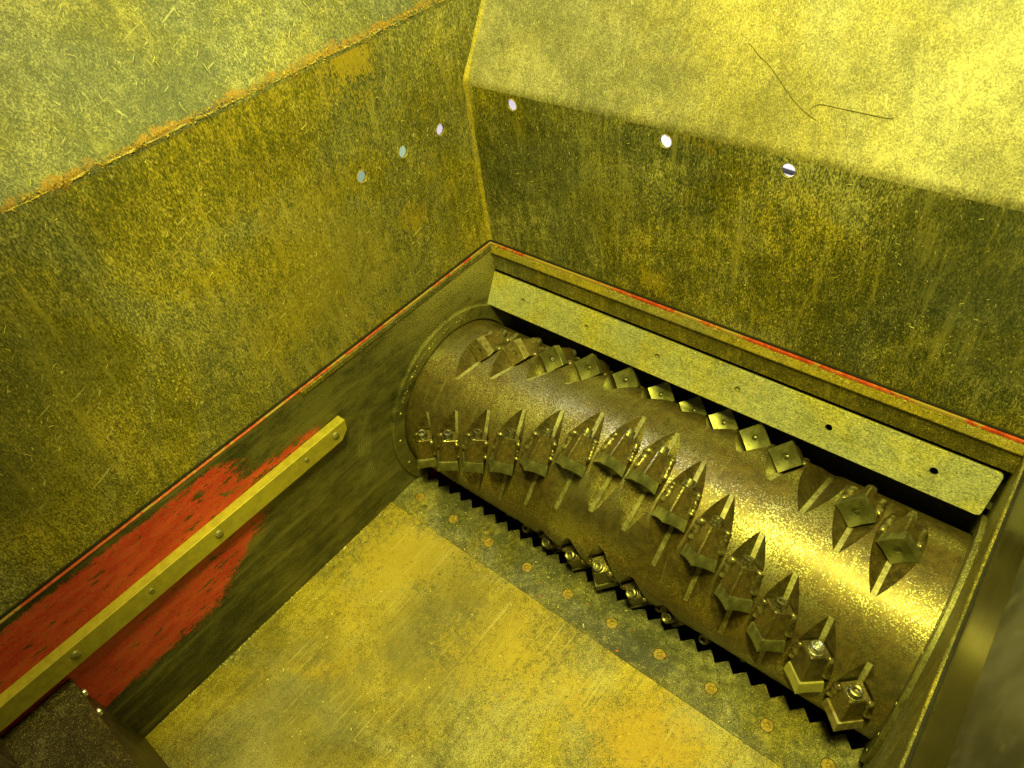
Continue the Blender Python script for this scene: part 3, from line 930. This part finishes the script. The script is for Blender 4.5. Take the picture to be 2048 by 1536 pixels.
# exact round normals on the turned surface, flat ones in the milled pockets
nrm = [None] * len(me.loops)
for p in me.polygons:
    c = p.center
    rad = Vector((0, c.y - YC, c.z - ZC))
    p.use_smooth = True
    onsurf = abs(p.normal.x) < 0.01
    if onsurf:
        for vi in p.vertices:
            v = me.vertices[vi].co
            if abs(sqrt((v.y - YC) ** 2 + (v.z - ZC) ** 2) - RR) > 0.0006: onsurf = False; break
    if onsurf and p.normal.dot(rad.normalized()) < 0.98: onsurf = False
    for li in p.loop_indices:
        if onsurf:
            v = me.vertices[me.loops[li].vertex_index].co
            nrm[li] = Vector((0, v.y - YC, v.z - ZC)).normalized()
        else:
            nrm[li] = p.normal.copy()
me.normals_split_custom_set(nrm)
par(d_o, ro)

# --- tooth parts in the local frame (x = axial, y = radial, z = tangential, facing +z)
HD = 0.0315
ZI = 0.0130
def holder_me():
    bm = bmesh.new()
    loops = []
    for (z, s, up) in ((-0.0475, 0.80, 0.0), (-0.0458, 0.84, 0.0), (ZI - 0.0035, 1.0, 0.0)):
        c = RR - 0.0022
        h = HD * s
        # diamond with its lower corner fixed on the pocket floor and slightly cut corners
        low = c - HD
        cy = low + h
        k = 0.0035
        pts = [(0, cy - h), (h - k, cy - k), (h, cy), (h - k, cy + k), (k * 0.5, cy + h - k * 0.5), (-k * 0.5, cy + h - k * 0.5), (-h + k, cy + k), (-h, cy), (-h + k, cy - k)]
        loops.append([bm.verts.new((a, r, z)) for a, r in pts])
    for a, b in zip(loops, loops[1:]):
        n = len(a)
        for i in range(n):
            bm.faces.new((a[i], a[(i + 1) % n], b[(i + 1) % n], b[i]))
    bm.faces.new(loops[0][::-1]); bm.faces.new(loops[-1])
    return mesh_bm(bm, 'tooth_holder')
H = holder_me()
H.materials.append(MAT['holder'])

ID = 0.0368
IC = RR + 0.0015
ZI = 0.0130          # the insert sits this far forward of the pocket centre
def insert_me():
    bm = bmesh.new()
    n = 48
    def sq(a, d):
        c, s = abs(cos(a)), abs(sin(a))
        return d / (c + s)
    def dish(x, y):
        u = (abs(x) + abs(y)) / ID
        rr = sqrt(x * x + y * y) / ID
        return ZI + 0.0225 - 0.0055 * (1 - rr * rr)
    rings = []
    r0 = 0.0066
    def ring(fn):
        return [bm.verts.new(fn(2 * pi * k / n)) for k in range(n)]
    ctr = bm.verts.new((0, IC, ZI + 0.0135))
    rings.append(ring(lambda a: (0.0048 * cos(a), IC + 0.0048 * sin(a), ZI + 0.0135)))
    rings.append(ring(lambda a: (r0 * cos(a), IC + r0 * sin(a), ZI + 0.0135)))
    rings.append(ring(lambda a: (r0 * 1.06 * cos(a), IC + r0 * 1.06 * sin(a), ZI + 0.0172)))
    for f in (0.15, 0.4, 0.7, 0.965):
        def fn(a, f=f):
            rs = r0 * 1.06 + (sq(a, ID) - r0 * 1.06) * f
            x, y = rs * cos(a), rs * sin(a)
            return (x, IC + y, dish(x, y))
        rings.append(ring(fn))
    def fn(a):
        rs = sq(a, ID); x, y = rs * cos(a), rs * sin(a)
        return (x, IC + y, dish(x, y) - 0.0009)
    rings.append(ring(fn))
    def fn(a):
        rs = sq(a, ID * 0.90); x, y = rs * cos(a), rs * sin(a)
        return (x, IC + y, ZI - 0.0030)
    rings.append(ring(fn))
    for k in range(n):
        bm.faces.new((ctr, rings[0][k], rings[0][(k + 1) % n]))
    for a, b in zip(rings, rings[1:]):
        for k in range(n):
            bm.faces.new((a[k], b[k], b[(k + 1) % n], a[(k + 1) % n]))
    bm.faces.new(rings[-1])
    return mesh_bm(bm, 'cutting_insert', 22)
INS = insert_me(); INS.materials.append(MAT['insert'])
INSR = INS.copy(); INSR.materials.clear(); INSR.materials.append(MAT['insert_rusty'])

INSP = INS.copy(); INSP.materials.clear(); INSP.materials.append(MAT['insert_pale'])
HDK = H.copy(); HDK.materials.clear(); HDK.materials.append(MAT['pushfront'])

def bolt_me():
    prof = [(0, -0.0560), (0.0040, -0.0560), (0.0052, -0.0562), (0.0055, -0.0638), (0.0086, -0.0650), (0.0114, -0.0640), (0.0120, -0.0618), (0.0120, -0.0515), (0.0132, -0.0512), (0.0132, -0.0475), (0.004, -0.0495)]
    me = lathe_me('bolt', prof, 24, 40)
    me.transform(Matrix.Translation((0, RR - 0.0005, 0)))
    return me
TIP = lathe_me('bolt_tip', [(0, ZI + 0.0168), (0.0030, ZI + 0.0166), (0.0046, ZI + 0.0156), (0.0050, ZI + 0.0142), (0.0050, ZI + 0.0130)], 20, 40)
TIP.transform(Matrix.Translation((0, IC, 0)))
TIP.materials.append(MAT['bolt'])
TIPZ = TIP.copy(); TIPZ.materials.clear(); TIPZ.materials.append(MAT['zinc'])
BO = bolt_me(); BO.materials.append(MAT['bolt'])
BOZ = BO.copy(); BOZ.materials.clear(); BOZ.materials.append(MAT['zinc'])

def weld_me(seed, side):
    """uneven run of weld that fills the corner between holder and pocket wall"""
    bm = bmesh.new()
    n, seg = 26, 12
    prev = None
    rnd = random.Random(seed)
    ph = rnd.random() * 6
    z0 = -0.052 + rnd.random() * 0.006
    z1 = 0.000 + rnd.random() * 0.004
    for i in range(n):
        f = i / (n - 1)
        z = z0 + (z1 - z0) * f
        big = mnoise.noise(Vector((seed * 3.1, f * 2.6, side * 2)))
        sm = mnoise.noise(Vector((seed * 1.7, f * 9, side * 5)))
        x = side * (0.0255 + 0.0065 * f + 0.0022 * sm)
        y = RR - 0.0030 - 0.0020 * sin(f * 3)
        end = min(1, (f / 0.12) ** 0.5 if f < 0.12 else 1, ((1 - f) / 0.12) ** 0.5 if f > 0.88 else 1)
        r = 0.0078 * (0.08 + 0.92 * end) * (1 + 0.45 * big + 0.22 * sm)
        ring = []
        for k in range(seg):
            a = 2 * pi * k / seg
            rr = r * (1 + 0.22 * mnoise.noise(Vector((cos(a) * 1.5 + seed, sin(a) * 1.5, f * 6))))
            ring.append(bm.verts.new((x + rr * cos(a) * 1.05, y + rr * sin(a) * 0.85, z)))
        if prev:
            for k in range(seg):
                bm.faces.new((prev[k], prev[(k + 1) % seg], ring[(k + 1) % seg], ring[k]))
        else: bm.faces.new(ring)
        prev = ring
    bm.faces.new(prev[::-1])
    m = mesh_bm(bm, 'weld_bead', 80)
    m.materials.append(MAT['weld'])
    return m
WELDS = [(weld_me(s, -1), weld_me(s + 50, 1)) for s in range(6)]

ro_inv = Matrix.Translation(ro.location).inverted()
for (x, ang, row, i) in rows:
    if row == 'rear' and i == 10:        # this pocket is empty in the photograph
        continue
    if row == 'under' and (i < 2 or i > 10):
        continue
    odd = row == 'front' and i == 12
    h = link('tooth_holder', HDK if odd else H)
    h.parent = ro
    h.matrix_parent_inverse = ro_inv
    h.matrix_basis = frame(x, ang - (2.2 if row == 'front' else 0) + random.uniform(-0.25, 0.25))
    rusty = (row == 'rear' and i < 2) or (row == 'front' and i == 13)
    ins = link('cutting_insert', INSP if odd else INSR if rusty else INS); ins.parent = h
    ins.location = (random.uniform(-0.0004, 0.0004), random.uniform(-0.0004, 0.0004), 0)
    ins.rotation_euler.z = radians(random.uniform(-1.2, 1.2))
    zinc = (row == 'front' and i == 12) or (row == 'rear' and i == 2)
    b = link('bolt', BOZ if zinc else BO); b.parent = h
    b.location.z = random.uniform(-0.0012, 0.0012)
    tp = link('bolt_tip', TIPZ if zinc else TIP); tp.parent = h
    if zinc: tag(b, 'bright zinc bolt')
    if rusty: tag(ins, 'rust brown insert')
    if odd: tag(ins, 'pale mustard insert'); tag(h, 'dark rusty tooth holder')
    wl, wr = random.choice(WELDS)
    a = link('weld_bead', wl); a.parent = h
    a = link('weld_bead', wr); a.parent = h

# ------------------------------------------------------------------ debris
def chips(name, n, place, smin, smax, mat, label, flat=0.35):
    bm = bmesh.new()
    for _ in range(n):
        p, nn = place()
        s = random.uniform(smin, smax) * random.choice((0.5, 0.7, 1))
        q = rot_to(nn) @ Matrix.Rotation(random.random() * 6.3, 4, 'Z') @ Matrix.Rotation(random.uniform(-.5, .5), 4, 'X')
        el = random.choice((1, 1, 1.6, 3))
        vs = [bm.verts.new(p + q @ Vector((a * s * el * random.uniform(.7, 1.1), b * s * random.uniform(.7, 1.1), c * s * flat + s * 0.3)))
              for a, b, c in ((-1, -.4, -.5), (.2, -1, -.5), (1, .2, -.5), (-.2, 1, -.5), (0, 0, .8))]
        for t in ((0, 1, 4), (1, 2, 4), (2, 3, 4), (3, 0, 4), (3, 2, 1, 0)):
            bm.faces.new([vs[k] for k in t])
    o = link(name, mesh_bm(bm, name), mat)
    return tag(o, label, kind='stuff')

def on_bed():
    while True:
        x, y = random.uniform(0.02, 1.18), random.uniform(-0.72, 0.11)
        if random.random() < (0.9 if 0.0 < y < 0.10 and x < 0.75 else 0.22): break
    return Vector((x, y, 0.0006)), Vector((0, 0, 1))
chips('yellow_chips', 1100, on_bed, 0.0004, 0.0015, 'chip_y', 'pale yellow plastic crumbs strewn over the bed and counter knife')
chips('red_chips', 26, on_bed, 0.0008, 0.0026, 'chip_r', 'orange red plastic crumbs strewn over the bed and counter knife')
def on_corner():
    y = random.uniform(-0.72, -0.05)
    return Vector((abs(random.gauss(0, 0.004)) + 0.001, y, 0.0006)), Vector((0, 0, 1))
chips('corner_crumbs', 160, on_corner, 0.0007, 0.0022, 'chip_y', 'pale crumbs gathered where the bed meets the side plate')

def on_ledges():
    k = random.random()
    x = random.uniform(0.01, 1.18)
    if k < 0.45:
        f = random.random() ** 2
        return Vector((x, D - 0.004 * (1 - f) , ZR - 0.023 + 0.021 * (1 - f))), Vector((0, -0.95, 0.3))
    if k < 0.8:
        v = ln * (1 - abs(random.gauss(0, 0.12)))
        return org + V * max(0, min(ln, v)) + Vector((x, 0, 0)), Vector((1, 0, 0)).cross(V)
    a = radians(random.uniform(75, 150))
    return Vector((0.0095, YC + 0.24 * cos(a) + random.gauss(0, 0.004), ZC + 0.24 * sin(a) + random.gauss(0, 0.004))), Vector((1, 0, 0))
chips('ledge_crumbs', 900, on_ledges, 0.0004, 0.0013, 'chip_y', 'pale crumbs caught on the lip, the scraper plate and the bearing ring')

def string(pts, rad, label, mat='hair'):
    cu = bpy.data.curves.new('string', 'CURVE')
    cu.dimensions = '3D'; cu.bevel_depth = rad; cu.bevel_resolution = 2; cu.resolution_u = 6
    s = cu.splines.new('NURBS'); s.points.add(len(pts) - 1)
    for a, b in zip(s.points, pts): a.co = (*b, 1)
    s.use_endpoint_u = True; s.order_u = 4
    cu.materials.append(MAT[mat])
    o = bpy.data.objects.new('string', cu); COL.objects.link(o)
    o = curve_to_mesh(o)
    o.name = 'string'
    return tag(o, label, 'string')

string([(0.5818, 0.6098, 1.049), (0.5983, 0.6049, 1.0418), (0.605, 0.6001, 1.0348), (0.624, 0.5964, 1.0293), (0.6544, 0.5832, 1.0099), (0.6854, 0.5686, 0.9884), (0.7141, 0.5593, 0.9747), (0.7326, 0.556, 0.9699)], 0.00045, 'long curved hair like string clinging to the bright flared wall')
string([(0.7179, 0.5632, 0.9804), (0.7205, 0.5665, 0.9852), (0.7275, 0.5702, 0.9907), (0.7498, 0.569, 0.9889), (0.7847, 0.5687, 0.9886), (0.8225, 0.568, 0.9876), (0.8471, 0.5682, 0.9878), (0.8388, 0.5697, 0.9901)], 0.0005, 'straight string with a hooked end on the bright flared wall')

def fibres(name, n, place, lmin, lmax, rad, mat, label):
    bm = bmesh.new()
    for _ in range(n):
        p, u, v, nn = place()
        a = random.gauss(1.25, 0.6); ln = random.uniform(lmin, lmax) * random.choice((0.4, 0.7, 1)); k = random.uniform(-1.2, 1.2)
        prev = None
        r = rad * random.uniform(0.5, 1.2)
        for i in range(6):
            q = p + nn * (r * 0.8)
            d = u * cos(a) + v * sin(a)
            e = nn.cross(d)
            t = r * (0.35 if i in (0, 5) else 1)
            ring = [bm.verts.new(q + e * t), bm.verts.new(q + nn * t), bm.verts.new(q - e * t)]
            if prev:
                for j in range(3):
                    bm.faces.new((prev[j], prev[(j + 1) % 3], ring[(j + 1) % 3], ring[j]))
            prev = ring
            p = p + d * ln / 5
            a += k / 5
    return tag(link(name, mesh_bm(bm, name), mat), label, kind='stuff')

nl = Vector((ZT - ZBL, 0, hl)).normalized()
vl = Vector((-hl, 0, ZT - ZBL)).normalized()
def on_left_flare():
    return Vector((XH, random.uniform(-0.75, 0.35), ZBL + 0.01)) + vl * abs(random.gauss(0, 0.22)), Vector((0, 1, 0)), vl, nl
fibres('loose_fibres', 330, on_left_flare, 0.003, 0.020, 0.00036, 'chip_y', 'short pale fibres stuck all over the flared left panel')
def on_left_wall():
    return Vector((XH, random.uniform(-0.75, 0.48), random.uniform(0.56, 1.08))), Vector((0, 1, 0)), Vector((0, 0, 1)), Vector((1, 0, 0))
fibres('wall_fibres', 260, on_left_wall, 0.004, 0.014, 0.00032, 'chip_y', 'short pale fibres stuck to the lower left wall')
nb_ = Vector((0, -1, FL)).normalized(); vb_ = Vector((0, FL, 1)).normalized()
def on_back_wall():
    return Vector((random.uniform(0.03, 1.18), YH, random.uniform(0.54, 0.90))), Vector((1, 0, 0)), Vector((0, 0, 1)), Vector((0, -1, 0))
fibres('back_fibres', 260, on_back_wall, 0.004, 0.013, 0.00032, 'chip_y', 'short pale fibres stuck to the lower back wall')
def seam_pt():
    y = random.uniform(-0.75, 0.5)
    return Vector((XH + abs(random.gauss(0, 0.0012)), y, ZBL + random.gauss(0.002, 0.004))), Vector((0.86, 0, 0.5))
chips('seam_crumbs', 900, seam_pt, 0.0005, 0.0017, 'seam_dust', 'orange crumbs packed along the bend of the left wall')
for pts in ([(-0.317, 0.945), (-0.322, 0.90), (-0.331, 0.85), (-0.340, 0.785)], [(-0.338, 0.72), (-0.345, 0.69), (-0.36, 0.655)]):
    o = string([(XH + 0.0003, y, z) for y, z in pts], 0.0008, 'x')
    for k in ('label', 'category'): del o[k]
    o.name = 'gouge'
    par(o, hop)
bpy.context.view_layer.update()
